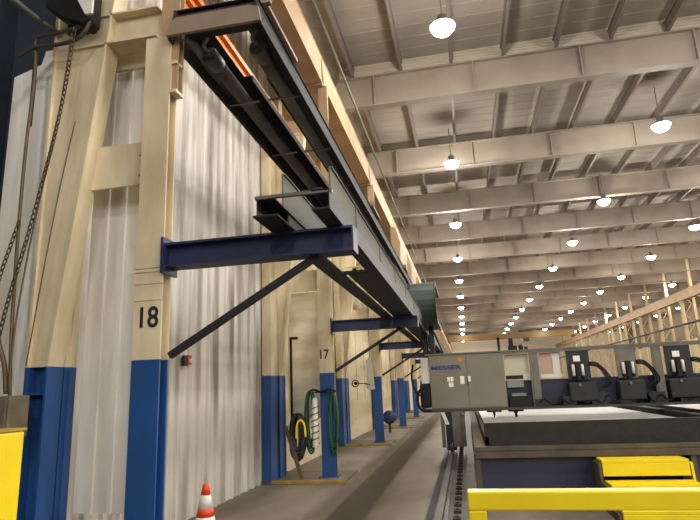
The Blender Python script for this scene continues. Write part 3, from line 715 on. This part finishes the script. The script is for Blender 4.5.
cable('hanging_cable', [(-3.85, 4.14, 4.98), (-3.82, 4.12, 4.6), (-3.84, 4.12, 3.9), (-3.83, 4.12, 3.0), (-3.8, 4.12, 2.2), (-3.76, 4.12, 1.7)], .015, brownc, 'brown cable hanging down the left edge of the nearest column')
cable('hanging_cable', [(-3.45, 4.12, 5.1), (-3.5, 4.12, 4.4), (-3.6, 4.12, 3.7), (-3.7, 4.12, 3.0), (-3.77, 4.12, 2.3), (-3.76, 4.1, 1.75)], .008, brownc, 'thin brown cord slanting across the nearest column beside the chain')
cable('hanging_cable', [(-3.4, 4.2, 4.2), (-3.5, 4.2, 3.6), (-3.58, 4.2, 3.0), (-3.66, 4.2, 2.3), (-3.7, 4.2, 1.95)], .006, brownc, 'thinnest cord on the nearest column, right of the chain')
cable('hanging_cable', [(-3.97, 4.14, 2.3), (-3.92, 4.12, 2.15), (-3.84, 4.12, 1.95), (-3.8, 4.12, 1.72)], .02, brownc, 'short brown cable arching into the grey junction box')
def chain(pts, label):
    P = smooth_path(pts, 12); m = MB(); d = 0; acc = 0; L = .05; i = 0; flip = 0
    res = []; prev = P[0]
    for p in P[1:]:
        seg = (p-prev); l = seg.length
        while acc+l >= L:
            t = (L-acc)/l; prev = prev+seg*t; res.append((prev.copy(), seg.normalized())); seg = p-prev; l = seg.length; acc = 0
        acc += l; prev = p
    for j, (c, dr) in enumerate(res):
        u = Vector((1, 0, 0)) if j % 2 else Vector((0, 1, 0)); u = (u-dr*u.dot(dr)).normalized()
        ring = [c+dr*(.033*math.cos(a))+u*(.017*math.sin(a)) for a in (2*PI*k/8 for k in range(8))]
        m.tube(ring, .006, 5, closed=True)
    return tag(m.build('hoist_chain', mat('chain_steel', '#4a3f2f', .5, .5)), label, 'chain')
chain([(-3.36, 4.05, 5.12), (-3.41, 4.05, 4.5), (-3.5, 4.05, 3.9), (-3.66, 4.05, 3.1), (-3.78, 4.05, 2.6), (-3.86, 4.05, 2.2)], 'long steel hoist chain hanging slanted from the black housing')
chain([(-3.86, 4.02, 2.2), (-3.9, 4.02, 2.6), (-3.8, 4.02, 3.0), (-3.74, 4.02, 3.2)], 'looped slack end of the hoist chain at the left edge')
t = thing('junction_box', 'grey brown junction box on the blue base of the nearest column', 'junction box', (-3.7, 4.1, 1.55))
m = MB(); m.box(-3.92, -3.63, 3.98, 4.2, 1.36, 1.7); m.build('case', mat('box_grey', '#6d6350', .6, var='#4a4234', scale=6, amt=.7), t, bevel=.01)
m = MB(); m.box(-3.8, -3.65, 3.965, 3.98, 1.4, 1.68); m.build('lid', mat('box_grey', '#6d6350'), t, bevel=.006)
m = MB(); m.box(-3.8, -3.7, 4.2, 4.31, 1.45, 1.6); m.build('bracket', dark, t)
m = MB(); m.prism([(-4.42, .6), (-3.86, .6), (-3.86, 5.15), (-3.92, 5.25), (-4.06, 5.25), (-4.1, 5.1), (-4.42, 5.0)], 4.5, 4.53)
tag(m.build('side_panel', frpl), 'narrow pale upright panel behind the cables at the left edge', 'panel')

# ------------------------------------------------------------------ world, camera, view
w = bpy.data.worlds.new('world'); S.world = w; w.use_nodes = True
w.node_tree.nodes['Background'].inputs['Color'].default_value = (1, .95, .9, 1); w.node_tree.nodes['Background'].inputs['Strength'].default_value = .5
f = 554.
vy = Vector((116, -123, -f)); vz = Vector((-100, 2400, -f))
Y = vy.normalized(); Z = (vz-Y*vz.dot(Y)).normalized(); X = Y.cross(Z)
R = Matrix((X, Y, Z))            # rows: world axes in camera space -> camera axes in the world
cam = bpy.data.cameras.new('camera'); co = bpy.data.objects.new('camera', cam); C.objects.link(co)
cam.sensor_width = 36; cam.lens = f/700*36; cam.clip_start = .05; cam.clip_end = 400
M = R.to_4x4(); M.translation = (0, 0, 1.65); co.matrix_world = M
S.camera = co
S.view_settings.view_transform = 'Standard'; S.view_settings.look = 'None'; S.view_settings.gamma = 1; S.view_settings.exposure = 0
S.view_settings.use_curve_mapping = False
